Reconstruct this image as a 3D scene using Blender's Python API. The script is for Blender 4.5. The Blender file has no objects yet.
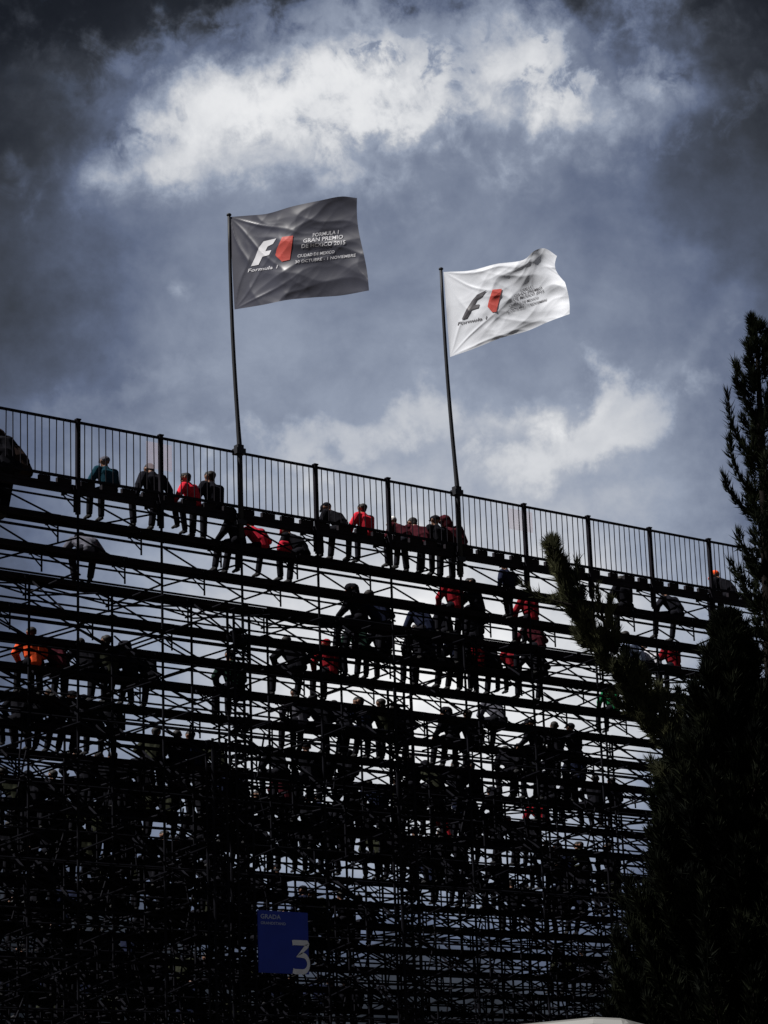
import bpy, bmesh, math, random
from mathutils import Vector, Matrix, noise as mnoise

random.seed(7)
S = bpy.context.scene
COL = S.collection
PI = math.pi

# ------------------------------------------------------------------ place
# world axes: x runs along the back of the stand, y goes into the stand (towards the track), z is up
FPX = 2525.9
BAY = 2.07
ZTOP = 18.36                    # top of the guard fence
Z0 = ZTOP - 1.40                # top bench
DROP, TREAD = 0.489, 0.672
NT = 34
CAM = Vector((-26.3155, -43.9045, 1.6))
RGT = Vector((0.79207, -0.60948, -0.03412)).normalized()
FWD = Vector((0.59372, 0.75618, 0.27512)).normalized()
UPV = RGT.cross(FWD).normalized()
N0, N1 = -3, 19

def ray(px, py):
    return FWD + RGT * ((px - 384) / FPX) + UPV * ((512 - py) / FPX)

def at(px, py, d):
    return CAM + ray(px, py) * d

def on_y(px, py, y):            # point of a sight line on a plane parallel to the back of the stand
    r = ray(px, py)
    return CAM + r * ((y - CAM.y) / r.y)

def proj(p):
    q = p - CAM
    z = q.dot(FWD)
    return 384 + FPX * q.dot(RGT) / z, 512 - FPX * q.dot(UPV) / z, z

def tier_z(k): return Z0 - DROP * k
def tier_y(k): return 0.2 + TREAD * k

def tier_x(k, px):              # position along a tier
    lo, hi = -12.0, 60.0
    for _ in range(40):
        m = (lo + hi) / 2
        if proj(Vector((m, tier_y(k), tier_z(k))))[0] < px: lo = m
        else: hi = m
    return lo

# ------------------------------------------------------------------ helpers
class MB:
    def __init__(s): s.v, s.f, s.m = [], [], []
    def box(s, c, sx, sy, sz, ax=None, mi=0):
        c = Vector(c)
        X, Y, Z = ax if ax else (Vector((1, 0, 0)), Vector((0, 1, 0)), Vector((0, 0, 1)))
        b = len(s.v)
        for k in (-1, 1):
            for j in (-1, 1):
                for i in (-1, 1):
                    s.v.append(c + X * (i * sx / 2) + Y * (j * sy / 2) + Z * (k * sz / 2))
        for q in ((0, 2, 3, 1), (4, 5, 7, 6), (0, 1, 5, 4), (2, 6, 7, 3), (0, 4, 6, 2), (1, 3, 7, 5)):
            s.f.append([b + i for i in q]); s.m.append(mi)
        return s
    def tube(s, pts, r, seg=6, mi=0, cap=True):
        pts = [Vector(p) for p in pts]
        rs = r if isinstance(r, (list, tuple)) else [r] * len(pts)
        b = len(s.v)
        for i, p in enumerate(pts):
            d = (pts[min(i + 1, len(pts) - 1)] - pts[max(i - 1, 0)]).normalized()
            a = d.cross(Vector((0, 0, 1)) if abs(d.z) < .9 else Vector((1, 0, 0))).normalized()
            c = d.cross(a)
            for j in range(seg):
                t = 2 * PI * j / seg
                s.v.append(p + a * (rs[i] * math.cos(t)) + c * (rs[i] * math.sin(t)))
        for i in range(len(pts) - 1):
            for j in range(seg):
                k = (j + 1) % seg
                s.f.append([b + i * seg + j, b + i * seg + k, b + (i + 1) * seg + k, b + (i + 1) * seg + j]); s.m.append(mi)
        if cap:
            s.f.append([b + j for j in range(seg)][::-1]); s.m.append(mi)
            s.f.append([b + (len(pts) - 1) * seg + j for j in range(seg)]); s.m.append(mi)
        return s
    def merge(s, o):
        b = len(s.v); s.v += o.v; s.f += [[b + i for i in f] for f in o.f]; s.m += o.m
        return s
    def centre(s):
        c = Vector((0, 0, 0))
        for p in s.v: c += p
        return c / max(1, len(s.v))
    def mesh(s, name, mats, smooth=False, org=None):
        me = bpy.data.meshes.new(name)
        o = org or Vector((0, 0, 0))
        me.from_pydata([tuple(Vector(p) - o) for p in s.v], [], s.f)
        for m in (mats if isinstance(mats, (list, tuple)) else [mats]): me.materials.append(m)
        me.polygons.foreach_set('material_index', s.m)
        if smooth: me.polygons.foreach_set('use_smooth', [True] * len(s.f))
        me.update()
        return me
    def build(s, name, mats, parent=None, smooth=False):
        org = parent_origin(parent)
        o = bpy.data.objects.new(name, s.mesh(name, mats, smooth, org))
        COL.objects.link(o); o.parent = parent
        return o

def parent_origin(p):
    c = Vector((0, 0, 0))
    while p: c += p.location; p = p.parent
    return c

def thing(name, label, cat, loc, group=None):
    o = bpy.data.objects.new(name, None); COL.objects.link(o)
    o.empty_display_size = .3
    o.location = loc; o['label'] = label; o['category'] = cat
    if group: o['group'] = group
    return o

def tag(o, label, cat, group=None):
    o['label'] = label; o['category'] = cat
    if group: o['group'] = group
    return o

# ------------------------------------------------------------------ materials
def mat(name, col, rough=.6, var=.25, scale=8., metal=0., bump=0., spec=.3, transl=None):
    m = bpy.data.materials.new(name); m.use_nodes = True
    nt = m.node_tree; N = nt.nodes; L = nt.links
    b = N['Principled BSDF']; out = N['Material Output']
    tc = N.new('ShaderNodeTexCoord'); nz = N.new('ShaderNodeTexNoise')
    nz.inputs['Scale'].default_value = scale; nz.inputs['Detail'].default_value = 6
    L.new(tc.outputs['Object'], nz.inputs['Vector'])
    rp = N.new('ShaderNodeValToRGB')
    rp.color_ramp.elements[0].position = .3; rp.color_ramp.elements[1].position = .7
    rp.color_ramp.elements[0].color = [c * (1 - var) for c in col] + [1]
    rp.color_ramp.elements[1].color = [min(1, c * (1 + var)) for c in col] + [1]
    L.new(nz.outputs['Fac'], rp.inputs['Fac']); L.new(rp.outputs['Color'], b.inputs['Base Color'])
    b.inputs['Roughness'].default_value = rough; b.inputs['Metallic'].default_value = metal
    b.inputs['Specular IOR Level'].default_value = spec
    if bump:
        bp = N.new('ShaderNodeBump'); bp.inputs['Strength'].default_value = bump
        n2 = N.new('ShaderNodeTexNoise'); n2.inputs['Scale'].default_value = scale * 6
        L.new(tc.outputs['Object'], n2.inputs['Vector']); L.new(n2.outputs['Fac'], bp.inputs['Height'])
        L.new(bp.outputs['Normal'], b.inputs['Normal'])
    if transl:
        t = N.new('ShaderNodeBsdfTranslucent'); L.new(rp.outputs['Color'], t.inputs['Color'])
        mx = N.new('ShaderNodeMixShader'); mx.inputs[0].default_value = transl
        L.new(b.outputs[0], mx.inputs[1]); L.new(t.outputs[0], mx.inputs[2]); L.new(mx.outputs[0], out.inputs['Surface'])
    return m

M = dict(
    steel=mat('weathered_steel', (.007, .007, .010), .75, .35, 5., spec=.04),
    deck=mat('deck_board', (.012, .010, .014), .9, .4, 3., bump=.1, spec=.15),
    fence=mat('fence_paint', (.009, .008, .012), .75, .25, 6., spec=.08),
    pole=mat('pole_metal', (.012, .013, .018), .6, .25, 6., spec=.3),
    ground=mat('asphalt', (.045, .045, .045), .9, .3, 1.2, bump=.3, spec=.2),
    dirt=mat('dry_verge', (.06, .05, .035), .95, .4, .8, bump=.3, spec=.1),
    track=mat('race_asphalt', (.04, .04, .042), .85, .2, 1.5, spec=.2),
    white_line=mat('line_paint', (.75, .75, .72), .6, .1, 4.),
    bark=mat('bark', (.009, .007, .006), .9, .4, 12., bump=.4, spec=.1),
    skin=mat('skin', (.20, .105, .07), .55, .12, 10.),
    eye=mat('eye', (.02, .015, .012), .3, .1, 10.),
    hair=mat('dark_hair', (.012, .010, .010), .7, .3, 40., bump=.3),
    shoe=mat('dark_shoe', (.02, .02, .022), .6, .3, 20.),
    flag_dark=mat('grey_flag_cloth', (.058, .060, .085), .36, .12, 2.5, spec=.65, transl=.2),
    flag_white=mat('white_flag_cloth', (.80, .83, .90), .5, .03, 3., spec=.3, transl=.25),
    print_white=mat('white_print', (.62, .62, .66), .5, .03, 8.),
    print_red=mat('red_print', (.66, .105, .085), .5, .08, 8., transl=.25),
    print_black=mat('black_print', (.07, .067, .078), .5, .1, 8.),
    sign_blue=mat('sign_blue', (.018, .042, .34), .45, .1, 3.),
    sign_white=mat('sign_white', (.80, .82, .86), .5, .08, 6.),
    sign_dim=mat('sign_pale_blue', (.42, .48, .66), .5, .08, 6.),
    notice=mat('notice_pink', (.78, .66, .72), .6, .05, 6., transl=.93),
    van_white=mat('van_white', (.15, .15, .143), .5, .05, 2., spec=.5),
    glass=mat('dark_glass', (.015, .017, .02), .08, .1, 3., spec=.6),
    rubber=mat('rubber', (.02, .02, .02), .85, .2, 20.),
    lamp_red=mat('lamp_red', (.4, .02, .02), .3, .1, 5.),
    lamp_clear=mat('lamp_clear', (.6, .6, .58), .2, .05, 5.),
    chrome=mat('rim_metal', (.4, .4, .42), .35, .1, 5., metal=.8),
)
def cloth(name, c, **k): M[name] = mat('cloth_' + name, c, .9, .25, 14., bump=.2, spec=.05, **k)
for nm, c in dict(black=(.007, .007, .010), navy=(.011, .014, .032), charcoal=(.011, .011, .016), maroon=(.055, .010, .016),
                  red=(.45, .02, .04), brightred=(.58, .025, .045), deepred=(.24, .012, .02), orange=(.80, .10, .03), teal=(.009, .040, .060),
                  green=(.015, .17, .065), olive=(.02, .022, .014), grey=(.10, .10, .125), pale=(.62, .62, .68), white=(.8, .8, .8),
                  paleblue=(.42, .5, .72), yellow=(.55, .45, .08), denim=(.012, .014, .026), brown=(.018, .011, .010), darkgreen=(.010, .024, .018)).items():
    cloth(nm, c)

def foliage_mat(name, dark, light, transl=.12):
    m = bpy.data.materials.new(name); m.use_nodes = True
    nt = m.node_tree; N = nt.nodes; L = nt.links; b = N['Principled BSDF']
    g = N.new('ShaderNodeTexCoord'); n = N.new('ShaderNodeTexNoise'); n.inputs['Scale'].default_value = 2.2; n.inputs['Detail'].default_value = 5
    L.new(g.outputs['Object'], n.inputs['Vector'])
    r = N.new('ShaderNodeValToRGB'); r.color_ramp.elements[0].position = .38; r.color_ramp.elements[1].position = .66
    r.color_ramp.elements[0].color = (*dark, 1); r.color_ramp.elements[1].color = (*light, 1)
    L.new(n.outputs['Fac'], r.inputs['Fac']); L.new(r.outputs['Color'], b.inputs['Base Color'])
    b.inputs['Roughness'].default_value = .8; b.inputs['Specular IOR Level'].default_value = .05
    t = N.new('ShaderNodeBsdfTranslucent'); L.new(r.outputs['Color'], t.inputs['Color'])
    mx = N.new('ShaderNodeMixShader'); mx.inputs[0].default_value = transl
    L.new(b.outputs[0], mx.inputs[1]); L.new(t.outputs[0], mx.inputs[2]); L.new(mx.outputs[0], N['Material Output'].inputs['Surface'])
    return m
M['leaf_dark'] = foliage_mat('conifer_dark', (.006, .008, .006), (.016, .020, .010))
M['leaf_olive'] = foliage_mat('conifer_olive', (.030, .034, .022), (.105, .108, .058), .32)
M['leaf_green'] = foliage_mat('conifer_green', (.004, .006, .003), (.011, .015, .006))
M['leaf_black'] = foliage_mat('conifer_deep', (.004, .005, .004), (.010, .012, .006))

# ------------------------------------------------------------------ sky and sun
def make_world():
    w = bpy.data.worlds.new('World'); S.world = w; w.use_nodes = True
    nt = w.node_tree; N = nt.nodes; L = nt.links
    for n in list(N): N.remove(n)
    out = N.new('ShaderNodeOutputWorld')
    def val(x, sock):
        if isinstance(x, (int, float)): sock.default_value = x
        else: L.new(x, sock)
    def mth(op, a, b=0., c=0.):
        n = N.new('ShaderNodeMath'); n.operation = op
        val(a, n.inputs[0]); val(b, n.inputs[1])
        if op in ('MULTIPLY_ADD', 'SMOOTH_MIN', 'SMOOTH_MAX'): val(c, n.inputs[2])
        return n.outputs[0]
    add = lambda a, b: mth('ADD', a, b); sub = lambda a, b: mth('SUBTRACT', a, b); mul = lambda a, b: mth('MULTIPLY', a, b)
    def smooth(x, a, b, lo=0., hi=1.):
        n = N.new('ShaderNodeMapRange'); n.interpolation_type = 'SMOOTHSTEP'
        val(x, n.inputs['Value']); n.inputs['From Min'].default_value = a; n.inputs['From Max'].default_value = b
        n.inputs['To Min'].default_value = lo; n.inputs['To Max'].default_value = hi
        return n.outputs['Result']
    tc = N.new('ShaderNodeTexCoord'); D = tc.outputs['Generated']
    sp = N.new('ShaderNodeSeparateXYZ'); L.new(D, sp.inputs[0])
    deg = 180 / PI
    az = mul(mth('ARCTAN2', sp.outputs[0], sp.outputs[1]), deg)      # compass bearing from +y, degrees
    el = mul(mth('ARCSINE', sp.outputs[2]), deg)
    def nz(scale, detail=8, rough=.55, off=0., dist=0., stretch=1.):
        mp = N.new('ShaderNodeMapping'); L.new(D, mp.inputs['Vector'])
        mp.inputs['Location'].default_value = (off, off * 1.7, -off); mp.inputs['Scale'].default_value = (1, 1, stretch)
        n = N.new('ShaderNodeTexNoise'); n.inputs['Scale'].default_value = scale; n.inputs['Detail'].default_value = detail
        n.inputs['Roughness'].default_value = rough; n.inputs['Distortion'].default_value = dist
        L.new(mp.outputs[0], n.inputs['Vector'])
        return n.outputs['Fac']
    def ae(px, py):
        r = ray(px, py).normalized()
        return math.degrees(math.atan2(r.x, r.y)), math.degrees(math.asin(r.z))
    A1, A2 = nz(26., 10, .62, 1.3), nz(26., 10, .62, 7.9)
    B1, B2 = nz(9., 4, .5, 3.1), nz(9., 4, .5, 5.7)
    azw = add(add(az, mul(sub(A1, .5), 5.0)), mul(sub(B1, .5), 5.0))
    elw = add(add(el, mul(sub(A2, .5), 4.0)), mul(sub(B2, .5), 3.5))
    PPD = FPX * PI / 180                                              # pixels of the photo per degree
    def blob(px, py, sx, sy, rot=0., x=azw, y=elw, power=1.):
        a0, e0 = ae(px, py); c, s = math.cos(math.radians(rot)), math.sin(math.radians(rot))
        k = math.cos(math.radians(e0))
        dx = mul(sub(x, a0), k); dy = sub(y, e0)
        p = mul(add(mul(dx, c), mul(dy, s)), PPD / sx); q = mul(add(mul(dx, -s), mul(dy, c)), PPD / sy)
        r2 = add(mul(p, p), mul(q, q))
        if power != 1.: r2 = mth('POWER', r2, power)
        return mth('EXPONENT', mul(r2, -1.))
    # layered cloud deck by elevation: grey sheet overhead, brighter towards the break low behind the stand
    ys = [(-60, .04), (0, .05), (60, .09), (130, .17), (190, .235), (260, .262), (340, .30), (420, .34), (480, .38), (560, .43), (640, .46), (700, .48),
          (800, .44), (880, .28), (960, .13), (1060, .05), (1230, .015)]
    es = [(ae(384, y)[1], v) for y, v in ys][::-1]
    e_lo, e_hi = es[0][0], es[-1][0]
    cr = N.new('ShaderNodeFloatCurve')
    cu = cr.mapping.curves[0]
    pts = [((e - e_lo) / (e_hi - e_lo), v) for e, v in es]
    cu.points[0].location = pts[0]; cu.points[1].location = pts[-1]
    for p in pts[1:-1]: cu.points.new(*p)
    cr.mapping.update()
    ee = mth('MULTIPLY_ADD', elw, .55, mul(el, .45))
    L.new(smooth_lin(N, L, ee, e_lo, e_hi), cr.inputs['Value'])
    base = cr.outputs['Value']
    M1, M2 = nz(60., 9, .62, 11.), nz(16., 7, .58, 15., .3, 1.6)
    mott = add(mul(smooth(M2, .3, .7), .55), mul(smooth(M1, .25, .75), .30))      # 0 .. .85
    Lm = mul(base, mth('MULTIPLY_ADD', mott, .55, .76))
    # sunlit bank of cloud high above the flags, with torn edges
    n1 = nz(15., 3, .5, 51., .6); n2 = nz(34., 4, .5, 57., .8); n3 = nz(80., 8, .62, 63., .5); n4 = nz(52., 8, .60, 71., .9)
    fb = add(mul(sub(n1, .5), 1.5), add(mul(sub(n2, .5), 1.1), mul(sub(n3, .5), .55)))
    fb2 = add(mul(sub(n4, .5), 1.3), mul(sub(n3, .5), .7))
    # sunlit break: a soft glow, partly covered by darker ragged cloud along its rims
    glow = add(add(mul(blob(380, 100, 265, 66, 7), .62), mul(blob(190, 140, 100, 40, 32), .40)), add(mul(blob(545, 75, 70, 60, 0), .36), mul(blob(110, 78, 75, 14, 0), .30)))
    glow = add(glow, add(mul(blob(330, 80, 130, 30, 8), .20), add(mul(blob(350, 42, 260, 24, 3), .20), mul(blob(600, 60, 70, 45, -20), .22))))
    veil = smooth(add(add(mul(fb, .75), mul(fb2, .35)), mul(blob(370, 102, 310, 74, 7), -.55)), -.54, .0)
    bank = mul(glow, sub(1., mul(veil, .80)))
    lobes = mul(smooth(add(fb2, mul(blob(360, 142, 130, 30, 4), .8)), .25, .75), blob(360, 145, 170, 36, 4))
    bank = mul(bank, sub(1., mul(lobes, .55)))
    shred = mul(smooth(add(mul(fb2, 1.1), mul(sub(n2, .5), .9)), -.02, .20), add(mul(blob(400, 48, 260, 26, -3), .85), mul(blob(120, 110, 70, 26, 0), .6)))
    bank = mul(bank, sub(1., shred))
    # torn scraps along the top and the right
    scr = mul(smooth(add(add(fb, mul(fb2, .7)), mul(blob(300, 25, 420, 40, 0), .3)), .0, .55), mul(blob(320, 25, 460, 50, 0), .20))
    scr = add(scr, mul(smooth(add(add(mul(fb, .7), fb2), mul(blob(680, 110, 130, 60, 10), .3)), .05, .50), mul(blob(680, 105, 140, 60, 0), .13)))
    bank = add(mul(bank, 1.18), mul(scr, 1.75))
    lumps = add(mul(smooth(add(fb, mul(blob(365, 445, 190, 40, 6), .8)), .22, .80), .19), mul(smooth(add(mul(fb, .9), mul(blob(615, 435, 110, 55, 20), .9)), .26, .74), .26))
    lumps = add(lumps, mul(smooth(add(fb, mul(blob(150, 385, 100, 28, 6), .7)), .30, .95), .09))
    streak = mul(blob(690, 355, 95, 7, 46, x=add(az, mul(sub(A2, .5), 1.4)), y=add(el, mul(sub(A1, .5), 1.0))), .07)
    low = add(mul(blob(440, 690, 250, 130, 8), .50), mul(blob(480, 900, 190, 90, 0), .36))
    Lm = add(add(Lm, bank), add(add(lumps, streak), low))
    # vignette painted into the sky colour: edges and corners darkened round the break
    hole = blob(398, 440, 396, 515, 0, power=1.8)
    Lm = mul(Lm, add(mul(hole, .95), .05))
    dk = add(mul(blob(40, 300, 120, 190, 0), .35), mul(blob(690, 215, 110, 90, 0), .35))
    Lm = mul(Lm, mth('SUBTRACT', 1., dk))
    # the rest of the heavens, unseen, dimmed to cut ambient light on the stand
    vd = N.new('ShaderNodeVectorMath'); vd.operation = 'DOT_PRODUCT'; L.new(D, vd.inputs[0]); vd.inputs[1].default_value = FWD
    away = smooth(vd.outputs['Value'], math.cos(math.radians(46)), math.cos(math.radians(18)), 1., 0.)
    rest = mul(add(mul(smooth(nz(3.5, 6, .55, 21.), .3, .7), .06), .03), smooth(el, -4., 8., .3, 1.))
    Lm = add(mul(Lm, mth('SUBTRACT', 1., away)), mul(rest, away))
    ramp = N.new('ShaderNodeValToRGB'); R = ramp.color_ramp; R.interpolation = 'LINEAR'
    stops = [(0., (.004, .005, .008)), (.05, (.040, .046, .060)), (.15, (.117, .146, .226)), (.35, (.30, .345, .44)), (.6, (.59, .61, .65)), (1., (1., 1., 1.))]
    R.elements[0].position = 0; R.elements[0].color = (*stops[0][1], 1)
    R.elements[1].position = 1; R.elements[1].color = (*stops[-1][1], 1)
    for p, c in stops[1:-1]:
        e = R.elements.new(p); e.color = (*c, 1)
    L.new(Lm, ramp.inputs['Fac'])
    bg = N.new('ShaderNodeBackground'); L.new(ramp.outputs['Color'], bg.inputs['Color']); bg.inputs['Strength'].default_value = .71
    sky = N.new('ShaderNodeTexSky'); sky.sky_type = 'NISHITA'; sky.sun_disc = False
    sky.sun_elevation = SUN_EL; sky.sun_rotation = SUN_ROT
    bs = N.new('ShaderNodeBackground'); L.new(sky.outputs[0], bs.inputs['Color']); bs.inputs['Strength'].default_value = .05
    mx = N.new('ShaderNodeMixShader')
    gaps = add(mul(mul(smooth(nz(38., 7, .6, 31.), .56, .70), mul(blob(60, 0, 200, 70, 0), .5)), .4), .012)
    L.new(gaps, mx.inputs[0]); L.new(bg.outputs[0], mx.inputs[1]); L.new(bs.outputs[0], mx.inputs[2])
    L.new(mx.outputs[0], out.inputs['Surface'])

def smooth_lin(N, L, x, a, b):
    n = N.new('ShaderNodeMapRange'); n.clamp = True
    L.new(x, n.inputs['Value']); n.inputs['From Min'].default_value = a; n.inputs['From Max'].default_value = b
    return n.outputs['Result']

sun_h = Vector((-.90, .36, 0)).normalized()
SUN_EL = math.radians(52)
sun_dir = sun_h * math.cos(SUN_EL) + Vector((0, 0, math.sin(SUN_EL)))
SUN_ROT = math.atan2(sun_h.x, sun_h.y)
make_world()
sl = bpy.data.lights.new('sun', 'SUN'); sl.energy = 4.5; sl.angle = math.radians(.5); sl.color = (1., .97, .93)
so = bpy.data.objects.new('sun', sl); COL.objects.link(so)
so.rotation_euler = sun_dir.to_track_quat('Z', 'Y').to_euler(); so.location = (0, 0, 60)

# ------------------------------------------------------------------ ground
def sheet(name, x0, x1, y0, y1, z, m, res=1):
    mb = MB()
    mb.v = [(x0, y0, z), (x1, y0, z), (x1, y1, z), (x0, y1, z)]; mb.f = [[0, 1, 2, 3]]; mb.m = [0]
    o = mb.build(name, m); o['kind'] = 'structure'; return o
sheet('ground', -3000, 3000, -3000, 3000, 0, M['dirt'])
sheet('road', -120, 120, -52, -14, .004, M['ground'])
sheet('track', -300, 300, 34, 47, .004, M['track'])
sheet('track_line', -300, 300, 34.4, 34.6, .008, M['white_line'])

# ------------------------------------------------------------------ grandstand
stand = thing('grandstand', 'dark open scaffold grandstand of stepped plank tiers seen from behind', 'grandstand', (0, 0, 0))
X0, X1 = N0 * BAY, N1 * BAY

def emit(name, lst, m, cap=100):
    """lst of MB: the largest in view become parts, the rest one part"""
    def key(mb):
        c = mb.centre(); x, y, z = proj(c)
        out = max(0, -20 - x, x - 790, y - 1040) + (300 if y > 900 else 0) + (600 if x > 690 and y > 600 else 0)
        return z * 10 + out
    lst = sorted(lst, key=key)
    for mb in lst[:cap]: mb.build(name, m, stand)
    if len(lst) > cap:
        a = MB()
        for mb in lst[cap:]: a.merge(mb)
        o = a.build(name, m, stand); o['kind'] = 'stuff'

LIFT = .98
JY = [-0.02 + 3 * TREAD * j for j in range(12)]          # planes of standards, front to back of the frame
def under(y):                                              # underside of the tiers at depth y
    return Z0 - .16 - DROP / TREAD * max(0, y - .1)
decks, ledgers, standards, transoms, braces, brackets = [], [], [], [], [], []
rnd = random.Random(3)
for k in range(NT):
    mb = MB(); z, y = tier_z(k), tier_y(k)
    for n in range(N0, N1):
        j = rnd.uniform(-.006, .006)
        xc = (n + .5) * BAY
        if k == 0:
            mb.box((xc, y + .06, z - .03), BAY - .012, .46, .06)
            mb.box((xc, y - .13, z - .115), BAY - .012, .05, .11)
            for q in range(4):
                mb.box((xc + (q - 1.5) * BAY / 4 + rnd.uniform(-.04, .04), y - .14, z + .055), rnd.uniform(.22, .36), .08, .105)
        else:
            mb.box((xc, y - .115, z - .03 + j), BAY - .012, .22, .05)
            mb.box((xc, y + .12, z - .028 - j), BAY - .012, .22, .05)
            mb.box((xc, y - .19, z - .09), BAY - .02, .05, .07)
            mb.box((xc, y + .19, z - .09), BAY - .02, .05, .07)
    decks.append(mb)
    ledgers.append(MB().tube([(X0, y - .27, z - .37), (X1, y - .27, z - .37)], .024, 6))
for j, y in enumerate(JY):
    zt = under(y)
    if zt < 1: continue
    lifts = [z for z in [1.2 + LIFT * i for i in range(17)] if z < zt - .4]
    for z in lifts:
        ledgers.append(MB().tube([(X0, y + .045, z), (X1, y + .045, z)], .024, 6))
    for n in range(N0, N1 + 1):
        x = n * BAY
        standards.append(MB().tube([(x, y, 0), (x, y, zt)], .029, 8).box((x, y, .02), .2, .2, .04))
    for n in range(N0, N1):
        for i, z in enumerate(lifts):
            z2 = lifts[i + 1] if i + 1 < len(lifts) else zt - .05
            if j < 2 or (n + j + i) % 2 == 0 or j > 2:
                a, b = (n * BAY, (n + 1) * BAY) if (n + i) % 2 else ((n + 1) * BAY, n * BAY)
                braces.append(MB().tube([(a, y - .05, z + .1), (b, y - .05, z2 - .1)], .022, 5))
                if (n + 2 * i + j) % 3 == 0 or j == 1 or (j == 0 and (n + i) % 2): braces.append(MB().tube([(b, y - .10, z + .06), (a, y - .10, z2 - .06)], .022, 5))
            if j > 1 and i + 1 < len(lifts): braces.append(MB().tube([(n * BAY + BAY * rnd.uniform(.35, .65), y - .02, z - .1), (n * BAY + BAY * rnd.uniform(.35, .65), y - .02, z2 + .1)], .024, 5))
for n in range(N0, N1 + 1):
    x = n * BAY
    for i in range(17):
        z = 1.32 + LIFT * i
        yy = [y for y in JY if under(y) > z + .2]
        if len(yy) > 1 and (i % 2 == 0 or n % 2): transoms.append(MB().tube([(x - .06, yy[0] - .1, z), (x - .06, yy[-1] + .15, z)], .022, 6))
    for j in range(len(JY) - 1):
        y, y2 = JY[j], JY[j + 1]
        zt = under(y2)
        for i in range(17):
            z = 1.2 + LIFT * i
            if z + 1.5 > zt + .5: break
            if (i + j + n) % 2 or (j > 2 and (i + n) % 3 == 0):
                braces.append(MB().tube([(x + .06, y, z), (x + .06, y2, z + 1.4)], .022, 5))
    for k in range(NT):
        z, y = tier_z(k), tier_y(k)
        mb = MB()
        mb.box((x - .1, y, z - .10), .05, .52, .07)
        mb.tube([(x - .1, y - .24, z - .10), (x - .1, y - .24, z - .62)], .022, 5)
        mb.tube([(x - .1, y + .2, z - .14), (x - .1, y - .22, z - .50)], .017, 5)
        mb.tube([(x - .1, y + .2, z - .10), (x - .1, y - .22, z - .30)], .015, 5)
        brackets.append(mb)
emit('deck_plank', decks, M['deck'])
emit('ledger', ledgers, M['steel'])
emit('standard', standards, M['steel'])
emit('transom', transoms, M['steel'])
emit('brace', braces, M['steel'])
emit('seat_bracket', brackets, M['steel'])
# laced towers standing against the back of the frame
for (px, py, w) in ((238, 612, .40), (399, 690, .46), (216, 740, .34)):
    p = on_y(px, py, -.18); mb = MB()
    for sx in (-1, 1):
        for sy in (-1, 1):
            mb.tube([(p.x + sx * w / 2, p.y + sy * .12, 0), (p.x + sx * w / 2, p.y + sy * .12, p.z)], .03, 6)
    i, z = 0, .3
    while z < p.z - .3:
        for sy in (-1, 1):
            mb.tube([(p.x - w / 2, p.y + sy * .12, z), (p.x + w / 2, p.y + sy * .12, z)], .02, 5)
            a = 1 if i % 2 else -1
            mb.tube([(p.x - a * w / 2, p.y + sy * .12, z), (p.x + a * w / 2, p.y + sy * .12, z + .3)], .02, 5)
        mb.box((p.x, p.y, z + .12), w * .8, .2, .025)
        z += .3; i += 1
    mb.build('lattice_tower', M['steel'], stand)

# ------------------------------------------------------------------ guard fence along the top
fence = thing('guard_fence', 'dark barred guard fence running along the top of the grandstand', 'fence', (0, 0, Z0))
FB = ZTOP - 1.27
for n in range(N0, 15):
    x = n * BAY
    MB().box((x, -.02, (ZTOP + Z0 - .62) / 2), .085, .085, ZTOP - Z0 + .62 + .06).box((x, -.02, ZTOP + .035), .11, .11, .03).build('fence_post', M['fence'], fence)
    if n == 14: break
    mb = MB()
    mb.box((x + BAY / 2, -.02, ZTOP - .025), BAY - .09, .05, .05)
    mb.box((x + BAY / 2, -.02, FB), BAY - .09, .05, .055)
    for i in range(1, 12):
        xx = x + BAY * i / 12 + rnd.uniform(-.006, .006); t = rnd.uniform(-.008, .008)
        mb.tube([(xx - t, -.02, FB), (xx + t, -.02, ZTOP - .03)], .0125, 5)
    mb.build('fence_panel', M['fence'], fence)

def board_on_fence(px0, py0, px1, py1, label):
    a, b = on_y(px0, py0, .03), on_y(px1, py1, .03)
    o = MB().box(((a.x + b.x) / 2, .03, (a.z + b.z) / 2), b.x - a.x, .006, a.z - b.z).build('notice_sheet', M['notice'])
    # origin at its lower edge
    tag(o, label, 'notice', 'notice sheets tied to the fence')
def weave(m, k):
    nt = m.node_tree; o = nt.nodes['Material Output']; src = o.inputs['Surface'].links[0].from_socket
    t = nt.nodes.new('ShaderNodeBsdfTransparent'); mx = nt.nodes.new('ShaderNodeMixShader'); mx.inputs[0].default_value = k
    nt.links.new(src, mx.inputs[1]); nt.links.new(t.outputs[0], mx.inputs[2]); nt.links.new(mx.outputs[0], o.inputs['Surface'])
weave(M['notice'], .74)
board_on_fence(146, 441, 172, 472, 'pale pink translucent sheet tied behind the fence above the hunched spectator')
board_on_fence(508, 508, 533, 533, 'pale pink translucent sheet tied behind the fence right of the white flag pole')

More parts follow.
